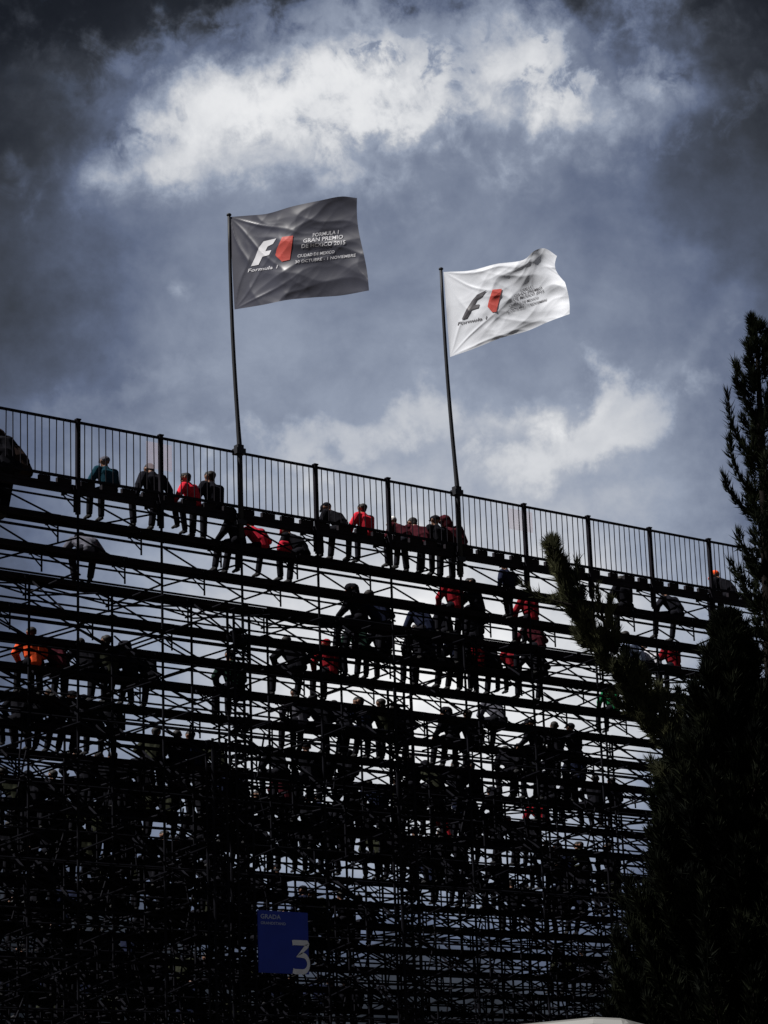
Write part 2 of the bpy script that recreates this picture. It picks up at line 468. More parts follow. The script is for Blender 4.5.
# ------------------------------------------------------------------ flags
def flagpole(px_top, py_top, n, label):
    top = on_y(px_top, py_top, -.1); xb = n * BAY - .05
    root = thing('flagpole', label, 'flagpole', (xb, -.1, Z0 - .6), 'flagpoles on the fence')
    base = Vector((xb, -.1, Z0 - .6)); mid = Vector((xb, -.1, ZTOP + .05))
    bow = lambda t: mid.lerp(top, t) + Vector((-.05 * math.sin(PI * t), 0, 0))
    MB().tube([base, mid] + [bow(i / 8) for i in range(1, 9)], [.062, .06] + [.052 - .014 * i / 8 for i in range(1, 9)], 10).build('pole', M['pole'], root, True)
    MB().box((xb, -.07, ZTOP - .02), .24, .2, .13).box((xb, -.07, ZTOP + .09), .16, .16, .08).build('clamp', M['pole'], root)
    MB().box((xb, -.07, Z0 - .25), .2, .2, .1).build('clamp', M['pole'], root)
    MB().tube([top, top + Vector((0, 0, .02)), top + Vector((0, 0, .05)), top + Vector((0, 0, .07))], [.045, .06, .05, .01], 8).build('finial', M['pole'], root, True)
    return top, bow
def interp(pts, u):
    # Catmull-Rom through evenly parameterised points given as (u, x, y)
    for i in range(len(pts) - 1):
        if u <= pts[i + 1][0] or i == len(pts) - 2:
            p1, p2 = pts[i], pts[i + 1]; p0 = pts[i - 1] if i else p1; p3 = pts[i + 2] if i + 2 < len(pts) else p2
            t = (u - p1[0]) / (p2[0] - p1[0])
            r = []
            for c in (1, 2):
                m1 = (p2[c] - p0[c]) / (p2[0] - p0[0]) * (p2[0] - p1[0]); m2 = (p3[c] - p1[c]) / (p3[0] - p1[0]) * (p2[0] - p1[0])
                r.append((2 * t**3 - 3 * t * t + 1) * p1[c] + (t**3 - 2 * t * t + t) * m1 + (-2 * t**3 + 3 * t * t) * p2[c] + (t**3 - t * t) * m2)
            return r
class Flag:
    def __init__(s, pole_pt, top, bot, fly, wave):
        s.o = pole_pt; s.top, s.bot, s.fly, s.wave = top, bot, fly, wave
        s.a = Vector((RGT.x, RGT.y, 0)).normalized(); s.a = (Matrix.Rotation(math.radians(-28), 3, 'Z') @ s.a)
        s.n = s.a.cross(Vector((0, 0, 1))).normalized()
        if s.n.dot(FWD) > 0: s.n = -s.n                      # towards the road
    def px(s, u, v):
        t, b = interp(s.top, u), interp(s.bot, u)
        x, y = b[0] + (t[0] - b[0]) * v, b[1] + (t[1] - b[1]) * v
        return x + s.fly(v) * max(0, u - .5) * 2, y
    def plane(s, x, y):                                      # sight line -> the flag's own vertical plane
        r = ray(x, y); return CAM + r * ((s.o - CAM).dot(s.n) / r.dot(s.n))
    def pos(s, u, v, off=0.):
        x, y = s.px(u, v); return s.plane(x, y) - ray(x, y).normalized() * (s.wave(u, v) + off)
    def uv(s, x, y):
        u, v = .5, .5
        for _ in range(25):
            a = s.px(u, v); du = s.px(u + 1e-3, v); dv = s.px(u, v + 1e-3)
            j = [(du[0] - a[0]) / 1e-3, (dv[0] - a[0]) / 1e-3, (du[1] - a[1]) / 1e-3, (dv[1] - a[1]) / 1e-3]
            det = j[0] * j[3] - j[1] * j[2]; ex, ey = x - a[0], y - a[1]
            su, sv = (ex * j[3] - ey * j[1]) / det, (j[0] * ey - j[2] * ex) / det
            u += max(-.2, min(.2, su)); v += max(-.2, min(.2, sv))
            if abs(ex) + abs(ey) < .01: break
        return u, v
    def cloth(s, root, m, nu=150, nv=100):
        mb = MB()
        for i in range(nu + 1):
            for j in range(nv + 1): mb.v.append(s.pos(i / nu, j / nv))
        for i in range(nu):
            for j in range(nv):
                k = i * (nv + 1) + j
                mb.f.append([k, k + nv + 1, k + nv + 2, k + 1]); mb.m.append(0)
        return mb.build('cloth', m, root, True)
    def print_poly(s, name, polys, m, root, off=.012):
        bm = bmesh.new()
        for poly in polys:
            bm.faces.new([bm.verts.new((x, y, 0)) for x, y in poly])
        bmesh.ops.triangulate(bm, faces=bm.faces)
        for _ in range(5):
            e = [e for e in bm.edges if e.calc_length() > 1.3]
            if e: bmesh.ops.subdivide_edges(bm, edges=e, cuts=1); bmesh.ops.triangulate(bm, faces=bm.faces)
        return s.finish(bm, name, m, root, off)
    def finish(s, bm, name, m, root, off=.012):
        for v in bm.verts: v.co = s.pos(*s.uv(v.co.x, v.co.y), off)
        org = parent_origin(root)
        for v in bm.verts: v.co -= org
        bmesh.ops.recalc_face_normals(bm, faces=bm.faces)
        me = bpy.data.meshes.new(name); bm.to_mesh(me); bm.free(); me.materials.append(m)
        o = bpy.data.objects.new(name, me); COL.objects.link(o); o.parent = root; return o
    def text(s, name, lines, m, root, bold=.0):
        for (txt, ax, ay, bx, by, h, shear) in lines:
            bm = bmesh.new()
            vs, fs = text_mesh(txt, bold)
            w = max(v[0] for v in vs); hh = max(v[1] for v in vs)
            dx, dy = (bx - ax) / w, (by - ay) / w
            vv = [bm.verts.new((ax + dx * x + shear * h * y / hh, ay + dy * x - h * y / hh, 0)) for x, y in vs]
            for f in fs:
                try: bm.faces.new([vv[i] for i in f])
                except ValueError: pass
            s.finish(bm, name, m, root, .012)

def text_mesh(txt, offset=0.):
    cu = bpy.data.curves.new('lettering', 'FONT'); cu.body = txt; cu.resolution_u = 2; cu.offset = offset
    ob = bpy.data.objects.new('lettering', cu); COL.objects.link(ob)
    dg = bpy.context.evaluated_depsgraph_get(); ev = ob.evaluated_get(dg); me = ev.to_mesh()
    x0 = min(v.co.x for v in me.vertices); y0 = min(v.co.y for v in me.vertices)
    vs = [(v.co.x - x0, v.co.y - y0) for v in me.vertices]; fs = [list(p.vertices) for p in me.polygons]
    ev.to_mesh_clear(); bpy.data.objects.remove(ob); bpy.data.curves.remove(cu)
    return vs, fs

def nzv(x, y, z=0.): return mnoise.noise(Vector((x, y, z)))
def ridge(x): x = abs((x % 1.) * 2 - 1); return x * x * (3 - 2 * x)

# grey flag
ptop, bow1 = flagpole(229, 216, 2, 'slender dark pole carrying the grey flag, left of the two')
def crumple(u, v, sd):
    w = 0
    for f, a, c, d in ((3.1, .040, 1., .8), (4.3, .030, .5, -1.2), (6.7, .018, 1., 1.5), (8.9, .013, -.8, 1.), (13., .007, 1., -.6)):
        q = f * (c * u + d * v) + 1.3 * nzv(2.2 * u + sd, 2.2 * v, f) + .5 * nzv(6 * u, 6 * v + sd, f + 3)
        m = max(0, nzv(2.6 * u + f, 2.6 * v + sd, 1.7 * f) + .25) * 1.6
        w += a * (1 - abs(math.sin(q * PI * .5))) ** 1.4 * m
    return w
def tension(u, v, sd):          # creases drawn out of the two fixed corners at the pole
    w = 0
    for cv, sg in ((1., -1.), (0., 1.)):
        dx, dy = u * 1.45, (v - cv) * sg
        r = math.hypot(dx, dy); th = math.atan2(dy, max(1e-4, dx))
        k = abs(math.sin(th * 6.5 + sd + .8 * nzv(3 * r, 3 * th, sd)))
        w += .050 * (1 - k) ** 2 * min(1, r * 2.5) * math.exp(-r * 1.3) * (1.2 if cv else .9)
    return w
def wave1(u, v):
    g = min(1, u * 2.6)
    w = .15 * math.sin(4.6 * u - 1.3 * v + .4) * g
    w += 1.55 * crumple(.60 * u, .66 * v, 2.) * g + .35 * crumple(u, v, 5.) * g + .75 * tension(u, v, 1.) + .03 * nzv(3.5 * u + 3, 3.5 * v, 2) * g
    return w
f1 = Flag(ptop, [(0, 229.5, 217), (.15, 248, 215.5), (.32, 268, 213.5), (.5, 292, 206.5), (.72, 320, 200.5), (.87, 341, 196.5), (1, 357, 198)],
          [(0, 234.5, 309.5), (.2, 262, 305), (.4, 287, 300), (.6, 313, 297.5), (.8, 341, 295.5), (1, 369, 290.5)],
          lambda v: -1.5 * math.sin(PI * v) + 1.5 * math.sin(2 * PI * v), wave1)
flag = thing('flag', 'dark grey flag with white and red emblem flying from the left pole', 'flag', f1.pos(0, 0), 'flags above the stand')
f1.cloth(flag, M['flag_dark'])
K = lambda pts, ox, oy, sc: [(ox + x * sc, oy + y * sc) for x, y in pts]
sc1 = 180 / 768
F_shape = [(132, 368), (164, 362), (181, 327), (209, 320), (219, 299), (193, 304), (203, 284), (226, 272), (240, 249), (186, 262), (166, 288), (150, 330)]
one_shape = [(265, 243), (312, 237), (298, 340), (264, 348), (270, 318), (236, 322), (250, 296), (242, 295)]
f1.print_poly('letter_emblem', [K(F_shape, 220, 180, sc1)], M['print_white'], flag)
f1.print_poly('numeral_emblem', [K(one_shape, 220, 180, sc1)], M['print_red'], flag)
def PX(ox, oy, sc, t, ax, ay, bx, by, h, sh): return (t, ox + ax * sc, oy + ay * sc, ox + bx * sc, oy + by * sc, h * sc, sh)
f1.text('lettering', [PX(220, 180, sc1, 'Formula 1', 118, 394, 243, 377, 15, .3),
                      PX(220, 180, sc1, 'FORMULA 1', 395, 243, 505, 229, 16, .1),
                      PX(220, 180, sc1, 'GRAN PREMIO', 354, 268, 524, 250, 17, .1),
                      PX(220, 180, sc1, 'DE MEXICO 2015', 347, 291, 534, 274, 17, .1),
                      PX(220, 180, sc1, 'CIUDAD DE MEXICO', 330, 331, 488, 312, 13, .1),
                      PX(220, 180, sc1, '30 OCTUBRE - 1 NOVIEMBRE', 320, 356, 578, 327, 13, .1)], M['print_white'], flag, .012)

# white flag
ptop2, bow2 = flagpole(441, 270, 5, 'slender dark pole carrying the white flag, right of the two')
def wave2(u, v):
    g = min(1, u * 2.6)
    w = .11 * math.sin(5.0 * u - 1.0 * v + 1.1) * g
    w += .95 * crumple(u * .70, v * .72, 7.) * g + (.3 + .7 * u) * crumple(u, v, 3.) * g + .8 * tension(u, v, 2.3) + .04 * nzv(4 * u + 5, 4 * v, 3) * g
    w += .04 * ridge(2.3 * u + 1.4 * v + .35 * nzv(2 * u, 2 * v, 1)) * g
    d = (u - .86 + .10 * (v - .5))
    w -= .14 / (1 + math.exp(-d * 45)) * max(0, v - .12)     # fold where the fly end doubles over
    return w
f2 = Flag(ptop2, [(0, 443.5, 272), (.2, 470, 270.5), (.42, 496, 264), (.64, 523, 260), (.78, 535, 250.5), (.88, 545, 248.5), (1, 557, 256)],
          [(0, 450, 357), (.2, 473, 349), (.42, 501, 338), (.62, 527, 331), (.82, 549, 321.5), (1, 569.5, 314)],
          lambda v: 5 * math.sin(PI * v) * (1 - v) - 5 * max(0, math.sin(PI * (v - .55) / .45)) if v > .55 else 5 * math.sin(PI * v) * (1 - v), wave2)
flag2 = thing('flag', 'white flag with black and red emblem and folded fly end on the right pole', 'flag', f2.pos(0, 0), 'flags above the stand')
f2.cloth(flag2, M['flag_white'])
sc2 = 160 / 768
F2 = [(152, 380), (177, 375), (198, 335), (232, 326), (238, 308), (212, 312), (224, 286), (252, 268), (272, 240), (226, 262), (205, 286), (176, 330)]
one2 = [(300, 238), (345, 234), (318, 344), (298, 346), (302, 320), (276, 320), (290, 294), (282, 292)]
f2.print_poly('letter_emblem', [K(F2, 430, 240, sc2)], M['print_black'], flag2, .016)
f2.print_poly('numeral_emblem', [K(one2, 430, 240, sc2)], M['print_red'], flag2, .016)
f2.text('lettering', [PX(430, 240, sc2, 'Formula 1', 132, 410, 270, 380, 16, .3),
                      PX(430, 240, sc2, 'FORMULA 1', 432, 252, 492, 228, 13, .1),
                      PX(430, 240, sc2, 'GRAN PREMIO', 404, 276, 536, 236, 14, .1),
                      PX(430, 240, sc2, 'DE MEXICO 2015', 400, 292, 545, 250, 13, .1),
                      PX(430, 240, sc2, 'CIUDAD DE MEXICO', 378, 322, 520, 282, 11, .1),
                      PX(430, 240, sc2, '30 OCTUBRE - 1 NOVIEMBRE', 366, 352, 560, 292, 11, .1)], M['print_black'], flag2, .012)

# ------------------------------------------------------------------ numbered sign on the scaffold
a, b = on_y(257.3, 910, -.32), on_y(308.8, 974.5, -.32)
sw, sh = b.x - a.x, a.z - b.z
sc_ = Vector(((a.x + b.x) / 2, -.32, (a.z + b.z) / 2))
sign = thing('section_sign', 'blue section sign reading GRADA with a large pale 3 on the scaffold', 'sign', (sc_.x, -.32, b.z))
MB().box(sc_, sw, .03, sh).build('panel', M['sign_blue'], sign)
MB().box(sc_ + Vector((0, .03, sh * .3)), sw * .95, .03, .05).box(sc_ + Vector((0, .03, -sh * .3)), sw * .95, .03, .05).build('mounting_rail', M['steel'], sign)
def sign_text(txt, x, z, w, h, name, m, bold=.0):
    vs, fs = text_mesh(txt, bold); W = max(v[0] for v in vs); H = max(v[1] for v in vs)
    mb = MB(); mb.v = [Vector((a.x + sw * x + sw * w * vx / W, -.342, b.z + sh * z + sh * h * vy / H)) for vx, vy in vs]
    mb.f = fs; mb.m = [0] * len(fs)
    mb.build(name, m, sign)
sign_text('GRADA', .05, .865, .40, .075, 'lettering', M['sign_dim'], .012)
sign_text('GRANDSTAND', .05, .775, .50, .045, 'lettering', M['sign_dim'], .01)
def ribbon(pts, w):
    P = [Vector((p[0], p[1])) for p in pts]; lft, rgt = [], []
    for i, p in enumerate(P):
        d1 = (P[i] - P[i - 1]).normalized() if i else (P[1] - P[0]).normalized()
        d2 = (P[i + 1] - P[i]).normalized() if i + 1 < len(P) else d1
        n = Vector((-(d1.y + d2.y), d1.x + d2.x)).normalized(); n1 = Vector((-d1.y, d1.x))
        k = w / 2 / max(.45, n.dot(n1)); lft.append(p + n * k); rgt.append(p - n * k)
    return lft, rgt
pts3 = [(.03, .955), (.12, .97), (.86, .97), (.90, .93), (.87, .87), (.40, .56), (.56, .57)]
pts3 += [(.60 + .34 * math.sin(t), .30 + .27 * math.cos(t)) for t in [i * PI / 9 for i in range(0, 10)]] + [(.3, .03), (.12, .035), (.03, .06)]
lf, rg = ribbon(pts3, .17)
mb = MB(); gx, gz = a.x + sw * .66, b.z + sh * .02; gw, gh = sw * .35, sh * .50
for p, q in zip(lf, rg):
    for c, yy in ((p, -.345), (q, -.345)): mb.v.append(Vector((gx + gw * c.x, yy, gz + gh * c.y)))
for i in range(len(lf) - 1): mb.f.append([2 * i, 2 * i + 1, 2 * i + 3, 2 * i + 2]); mb.m.append(0)
mb.build('numeral', M['sign_white'], sign)

# ------------------------------------------------------------------ people
VOX = .0125
def capsule(bm, a, b, ra, rb, seg=10):
    a, b = Vector(a), Vector(b); d = b - a; L = d.length
    if L < 1e-5: d = Vector((0, 0, 1)); L = 1e-5
    d.normalize(); x = d.cross(Vector((0, 0, 1)) if abs(d.z) < .9 else Vector((1, 0, 0))).normalized(); y = d.cross(x)
    rings = []
    for t in (-75, -45, -15): rings.append((a + d * (ra * math.sin(math.radians(t))), ra * math.cos(math.radians(t))))
    for t in (15, 45, 75): rings.append((b + d * (rb * math.sin(math.radians(t))), rb * math.cos(math.radians(t))))
    R = [[bm.verts.new(c + x * (r * math.cos(2 * PI * i / seg)) + y * (r * math.sin(2 * PI * i / seg))) for i in range(seg)] for c, r in rings]
    for p, q in zip(R, R[1:]):
        for i in range(seg): bm.faces.new([p[i], p[(i + 1) % seg], q[(i + 1) % seg], q[i]])
    bm.faces.new(R[0][::-1]); bm.faces.new(R[-1])
def fuse(caps, name, vox=VOX, smooth=2):
    bm = bmesh.new()
    for c in caps: capsule(bm, *c[:4])
    me = bpy.data.meshes.new(name); bm.to_mesh(me); bm.free()
    ob = bpy.data.objects.new(name, me); COL.objects.link(ob)
    md = ob.modifiers.new('r', 'REMESH'); md.mode = 'VOXEL'; md.voxel_size = vox
    m2 = ob.modifiers.new('s', 'SMOOTH'); m2.factor = .5; m2.iterations = smooth
    dg = bpy.context.evaluated_depsgraph_get(); out = bpy.data.meshes.new_from_object(ob.evaluated_get(dg))
    bpy.data.objects.remove(ob); bpy.data.meshes.remove(me)
    out.name = name
    out.polygons.foreach_set('use_smooth', [True] * len(out.polygons))
    return out
def seg_dist(p, a, b):
    ab = b - a; t = max(0, min(1, (p - a).dot(ab) / max(1e-9, ab.dot(ab)))); return (p - a - ab * t).length, t
def ik(s, h, l1, l2, pole):
    d = h - s; L = min(d.length, l1 + l2 - .005); u = d.normalized(); h = s + u * L
    c = (l1 * l1 - l2 * l2 + L * L) / (2 * L); k = math.sqrt(max(0, l1 * l1 - c * c))
    p = (pole - u * pole.dot(u)).normalized(); return s + u * c + p * k, h

class Pose: pass
def make_pose(lean=25, side=0, twist=0, hands=None, knees=None, feet=None, head=(0, 0), stand=False):
    """seated with the hips at the origin, facing +y; lean/side/twist in degrees; hands relative to the hips"""
    P = Pose(); V = Vector
    hip = V((0, 0, .12)) if not stand else V((0, 0, .90))
    rot = Matrix.Rotation(math.radians(twist), 3, 'Z') @ Matrix.Rotation(math.radians(side), 3, 'Y') @ Matrix.Rotation(math.radians(-lean), 3, 'X')
    up = rot @ V((0, 0, 1)); rt = rot @ V((1, 0, 0)); fw = rot @ V((0, 1, 0))
    waist = hip + (V((0, 0, 1)) * .5 + up * .5).normalized() * .17
    chest = waist + up * .20; neck = chest + up * .155 + fw * .0
    hd = Matrix.Rotation(math.radians(head[1]), 3, 'Z') @ rot @ Matrix.Rotation(math.radians(-head[0] + lean * .65), 3, 'X')
    hu, hf, hr = hd @ V((0, 0, 1)), hd @ V((0, 1, 0)), hd @ V((1, 0, 0))
    hb = neck + (up + hu).normalized() * .075; hc = hb + hu * .10 + hf * .02
    P.head = (hc, hu, hf, hr)
    B, J = [], []                                           # body capsules with a tag, jacket capsules
    def bone(t, a, b, ra, rb, jk=None):
        B.append((V(a), V(b), ra, rb, t))
        if jk is not None: J.append((V(a), V(b), ra + jk, rb + jk))
    bone('legs', hip + rt * .08, hip - rt * .08, .125, .125)
    bone('torso', hip, waist, .135, .125, .028)
    bone('torso', waist + rt * .05, chest + rt * .075, .115, .125, .024)
    bone('torso', waist - rt * .05, chest - rt * .075, .115, .125, .024)
    bone('torso', chest + rt * .08, chest - rt * .08, .12, .12, .022)
    bone('torso', chest + up * .09 + rt * .14, chest + up * .09 - rt * .14, .075, .075, .022)
    bone('torso', chest + up * .06, neck, .10, .06, .022)
    bone('skin', neck - up * .02, hb + hu * .04, .056, .054)
    bone('skin', hc + hu * .025 - hf * .025, hc + hu * .03 + hf * .02, .090, .086)
    bone('skin', hc - hu * .01 + hf * .02, hc - hu * .075 + hf * .045, .078, .045)
    bone('skin', hc + hf * .098, hc - hu * .03 + hf * .112, .011, .017)
    bone('skin', hc - hu * .068 + hf * .088 + hr * .02, hc - hu * .068 + hf * .088 - hr * .02, .014, .014)
    for s in (-1, 1):
        bone('skin', hc + hr * s * .087 - hu * .01 - hf * .01, hc + hr * s * .09 + hu * .028 - hf * .015, .015, .018)
    P.eyes = [hc + hf * .085 + hr * s * .033 + hu * .012 for s in (-1, 1)]
    for i, s in enumerate((-1, 1)):
        sh = chest + up * .10 + rt * s * .19
        tgt = hip + V(hands[i])
        el, wr = ik(sh, tgt, .285, .255, rt * s * .8 - fw * .6 - V((0, 0, 1)) * .35)
        bone('torso', sh, el, .068, .050, .030); bone('torso', el, wr, .048, .034, .026)
        d = (wr - el).normalized(); d = (d * .6 + V((0, .4, -.55))).normalized()
        across = d.cross(V((0, 0, 1)) if abs(d.z) < .95 else V((1, 0, 0))).normalized(); palm_n = across.cross(d).normalized()
        if palm_n.z > 0: palm_n = -palm_n
        for q in (-1, 1): bone('skin', wr + across * q * .012, wr + d * .085 + across * q * .026, .021, .019)
        for q, ln in zip((-1.5, -.5, .5, 1.5), (.060, .074, .070, .054)):
            k0 = wr + d * .09 + across * q * .022; k1 = k0 + (d + palm_n * .35).normalized() * ln * .55; k2 = k1 + (d * .6 + palm_n).normalized() * ln * .5
            bone('skin', k0, k1, .0105, .0095); bone('skin', k1, k2, .0095, .008)
        ta = across * -s; t0 = wr + d * .02 + ta * .025; t1 = t0 + (ta + d * .7).normalized() * .042; t2 = t1 + (d + ta * .2 + palm_n * .4).normalized() * .03
        bone('skin', t0, t1, .014, .0115); bone('skin', t1, t2, .0115, .009)
        hj = hip + V((s * .095, .02, -.01)); kn = hip + V(knees[i]); ft = hip + V(feet[i])
        an = ft
        bone('legs', hj, kn, .102, .078); bone('legs', kn, an + (kn - an).normalized() * .05, .076, .066)
        tw = math.atan2(ft.x, .5) * .6
        bone('shoe', an, an + V((math.sin(-tw) * .02, .15, -.045)), .048, .036); bone('shoe', an + V((0, -.02, -.03)), an + V((0, .05, -.045)), .04, .038)
    P.body, P.jacket = B, J
    return P
FT = -.515                                                  # ankle height below the hips when the feet rest on the next tier
def sit(**k):
    d = dict(knees=((-.13, .42, .02), (.13, .42, .02)), feet=((-.14, .44, FT), (.14, .44, FT)), hands=((-.15, .36, .12), (.15, .36, .12)))
    d.update(k); return make_pose(**d)
SF = -.83
POSES = dict(
    upright=sit(lean=12),
    slump=sit(lean=38, head=(18, 0), hands=((-.06, .46, .08), (.07, .46, .07)), knees=((-.19, .42, .02), (.19, .42, .02))),
    propped=sit(lean=8, hands=((-.40, -.02, -.06), (.40, .04, -.06)), head=(35, 0), knees=((-.24, .38, .02), (.22, .38, .02)), feet=((-.20, .40, FT), (.17, .40, FT))),
    reach=sit(lean=14, side=-8, twist=14, head=(5, 22), hands=((-.44, .16, -.02), (.12, .34, .12)), knees=((-.22, .38, .03), (.04, .42, .02)), feet=((-.02, .50, -.40), (.16, .46, FT))),
    turned=sit(lean=16, twist=28, side=6, head=(0, 20), hands=((-.2, .34, .12), (.02, .36, .12)), feet=((-.22, .42, FT), (.06, .46, FT))),
    turned_right=sit(lean=18, twist=-30, side=5, head=(0, -25), hands=((-.02, .36, .12), (.22, .32, .1)), feet=((-.05, .46, FT), (.22, .42, FT))),
    peering=sit(lean=20, head=(-5, 8), hands=((-.05, .30, .48), (.07, .30, .48))),
    wide=sit(lean=28, side=-5, head=(10, -10), hands=((-.26, .36, .10), (.24, .36, .10)), knees=((-.3, .36, .02), (.3, .36, .02)), feet=((-.3, .40, FT), (.26, .42, FT))),
    deep_slump=sit(lean=62, head=(25, 10), hands=((-.1, .5, .02), (.12, .5, .02)), knees=((-.2, .42, .02), (.2, .42, .02))),
    leaning_left=sit(lean=20, side=-16, head=(8, 10), hands=((-.38, .08, -.05), (.14, .36, .1))),
    standing=make_pose(lean=8, stand=True, head=(10, 0), hands=((-.27, .1, -.02), (.25, .16, .12)), knees=((-.10, .05, -.42), (.11, .09, -.42)), feet=((-.11, .0, SF), (.13, .08, SF))),
)
MESH = {}
def pose_meshes(name):
    if name in MESH: return MESH[name]
    P = POSES[name]
    body = fuse(P.body, 'person_' + name)
    tags = {'skin': 0, 'torso': 1, 'legs': 1, 'shoe': 2}
    segs = P.body; ids = []
    for p in body.polygons:
        c = p.center; best = 9; t = 'skin'
        for a, b, ra, rb, tg in segs:
            d, q = seg_dist(c, a, b); d -= ra + (rb - ra) * q
            if d < best: best, t = d, tg
        i = tags[t]
        if t == 'skin' and min((c - e).length for e in P.eyes) < .014: i = 3
        ids.append(i)
    for m in (M['skin'], M['denim'], M['shoe'], M['eye']): body.materials.append(m)
    body.polygons.foreach_set('material_index', ids)
    jac = fuse(P.jacket, 'jacket_' + name); jac.materials.append(M['black'])
    hc, hu, hf, hr = P.head
    hair = fuse([(hc + hu * .045 - hf * .04, hc + hu * .05 + hf * .015, .094, .088), (hc - hf * .055, hc - hu * .05 - hf * .05, .075, .055),
                 (hc + hu * .1 + hf * .03 - hr * .03, hc + hu * .085 + hf * .06 + hr * .03, .035, .03)], 'hair_' + name, .014, 1); hair.materials.append(M['hair'])
    cap = fuse([(hc + hu * .05 - hf * .03, hc + hu * .055 + hf * .02, .098, .095), (hc + hu * .06 + hf * .09 - hr * .045, hc + hu * .055 + hf * .155 - hr * .03, .013, .011),
                (hc + hu * .063 + hf * .09, hc + hu * .05 + hf * .175, .014, .011), (hc + hu * .06 + hf * .09 + hr * .045, hc + hu * .055 + hf * .155 + hr * .03, .013, .011), (hc + hu * .14, hc + hu * .15, .012, .012)], 'cap_' + name, .010, 1); cap.materials.append(M['black'])
    hood = fuse([(hc + hu * .03 - hf * .035, hc + hu * .04 + hf * .01, .112, .108), (hc - hf * .05, hc - hu * .10 - hf * .055, .10, .095)], 'hood_' + name, .014, 2); hood.materials.append(M['black'])
    for me in (body, jac, hair, cap, hood): me.transform(Matrix.Identity(4))
    MESH[name] = dict(body=body, jacket=jac, hair=hair, cap=cap, hood=hood)
    return MESH[name]
def slot(o, i, m): o.material_slots[i].link = 'OBJECT'; o.material_slots[i].material = m
PROTO = {}
def person(k, px, pose, label, jacket='black', legs='denim', head='hair', hcol=None, s=1., rz=0., dy=0., group=None, x=None, dz=0.):
    key = (pose, head)
    d = pose_meshes(pose)
    if key not in PROTO:
        b = bpy.data.objects.new('person', d['body']); j = bpy.data.objects.new('jacket', d['jacket']); h = bpy.data.objects.new(head, d[head])
        for c in (j, h): c.parent = b
        PROTO[key] = (b, j, h); trio = PROTO[key]
    else:
        b0, j0, h0 = PROTO[key]; b = b0.copy(); j = j0.copy(); h = h0.copy(); j.parent = b; h.parent = b; trio = (b, j, h)
    for o in trio: COL.objects.link(o)
    b, j, h = trio
    xx = tier_x(k, px) if x is None else x
    b.location = (xx, tier_y(k) + .10 + dy, tier_z(k) + (.01 if pose != 'standing' else 0.) + dz); b.rotation_euler = (0, 0, math.radians(rz)); b.scale = (s * 1.14, s * 1.06, s * .93)
    slot(b, 1, M[legs]); slot(j, 0, M[jacket]); slot(h, 0, M[hcol] if hcol else (M['hair'] if head == 'hair' else M['black']))
    tag(b, label, 'person', group or 'spectators on the tiers')
    return b
P = person
# top tier, against the fence
P(0, 3, 'wide', 'person in bulky black hooded jacket slumped at the far left edge', 'black', 'black', 'hood', 'black', 1.6, 5, dy=-.12)
P(0, 20, 'slump', 'person in dark brown coat bent low beside the black hooded one at far left', 'brown', 'black', 'hood', 'brown', 1.5, 25, dy=-.1)
P(0, 111, 'upright', 'person in teal jacket with grey cap sitting alone on the top bench', 'teal', 'black', 'cap', 'grey', 1.0, 6)
P(0, 157, 'propped', 'person with bowed head and both arms propped out beside the fence post', 'charcoal', 'charcoal', 'hair', None, 1.08, 0)
P(0, 197, 'reach', 'person in short red top reaching one arm along the top bench', 'brightred', 'black', 'hair', None, .95, 12)
P(0, 218, 'upright', 'person in dark jacket sitting shoulder to shoulder with the red top', 'charcoal', 'black', 'hair', None, 1.12, 14)
P(0, 345, 'slump', 'person in black jacket and brimmed cap beside a red jacket', 'black', 'black', 'cap', 'black', 1.08, 14)
P(0, 370, 'upright', 'person in bright red jacket on the top bench between the two flagpoles', 'brightred', 'charcoal', 'hair', None, .98, 10)
P(0, 410, 'slump', 'person in dark jacket wearing a bright white cap, hunched', 'maroon', 'charcoal', 'cap', 'white', 1.0, 14)
P(0, 427, 'slump', 'hunched person in maroon jacket directly right of the white cap', 'maroon', 'black', 'hair', None, 1.1, -5)
P(0, 443, 'upright', 'person in black jacket and cap just left of the white flag pole', 'black', 'black', 'cap', 'charcoal', 1.02, 4)
P(0, 463, 'leaning_left', 'person in long dark red coat behind the white flag pole', 'maroon', 'black', 'hood', 'maroon', 1.18, 0)
P(0, 735, 'slump', 'person in black jacket and orange cap hunched near the tall conifer', 'black', 'black', 'cap', 'orange', 1.15, 10)
# second tier
P(1, 241, 'turned', 'person in black jacket and brimmed cap under the grey flag pole', 'black', 'black', 'cap', 'black', 1.1, 8)
P(1, 264, 'wide', 'person in red vest with knees apart, second tier below the grey flag pole', 'red', 'black', 'hair', None, 1.0, 8)
P(1, 305, 'slump', 'person in black jacket with red cap leaning beside a red bag', 'black', 'black', 'cap', 'deepred', 1.08, 18)
P(1, 629, 'upright', 'person in black on the second tier beyond the leaning conifer tip', 'black', 'black', 'hair', None, 1.05, 4)
P(1, 680, 'wide', 'person in black hunched with bare hand resting, left of the orange cap', 'charcoal', 'black', 'hair', None, 1.05, 6)
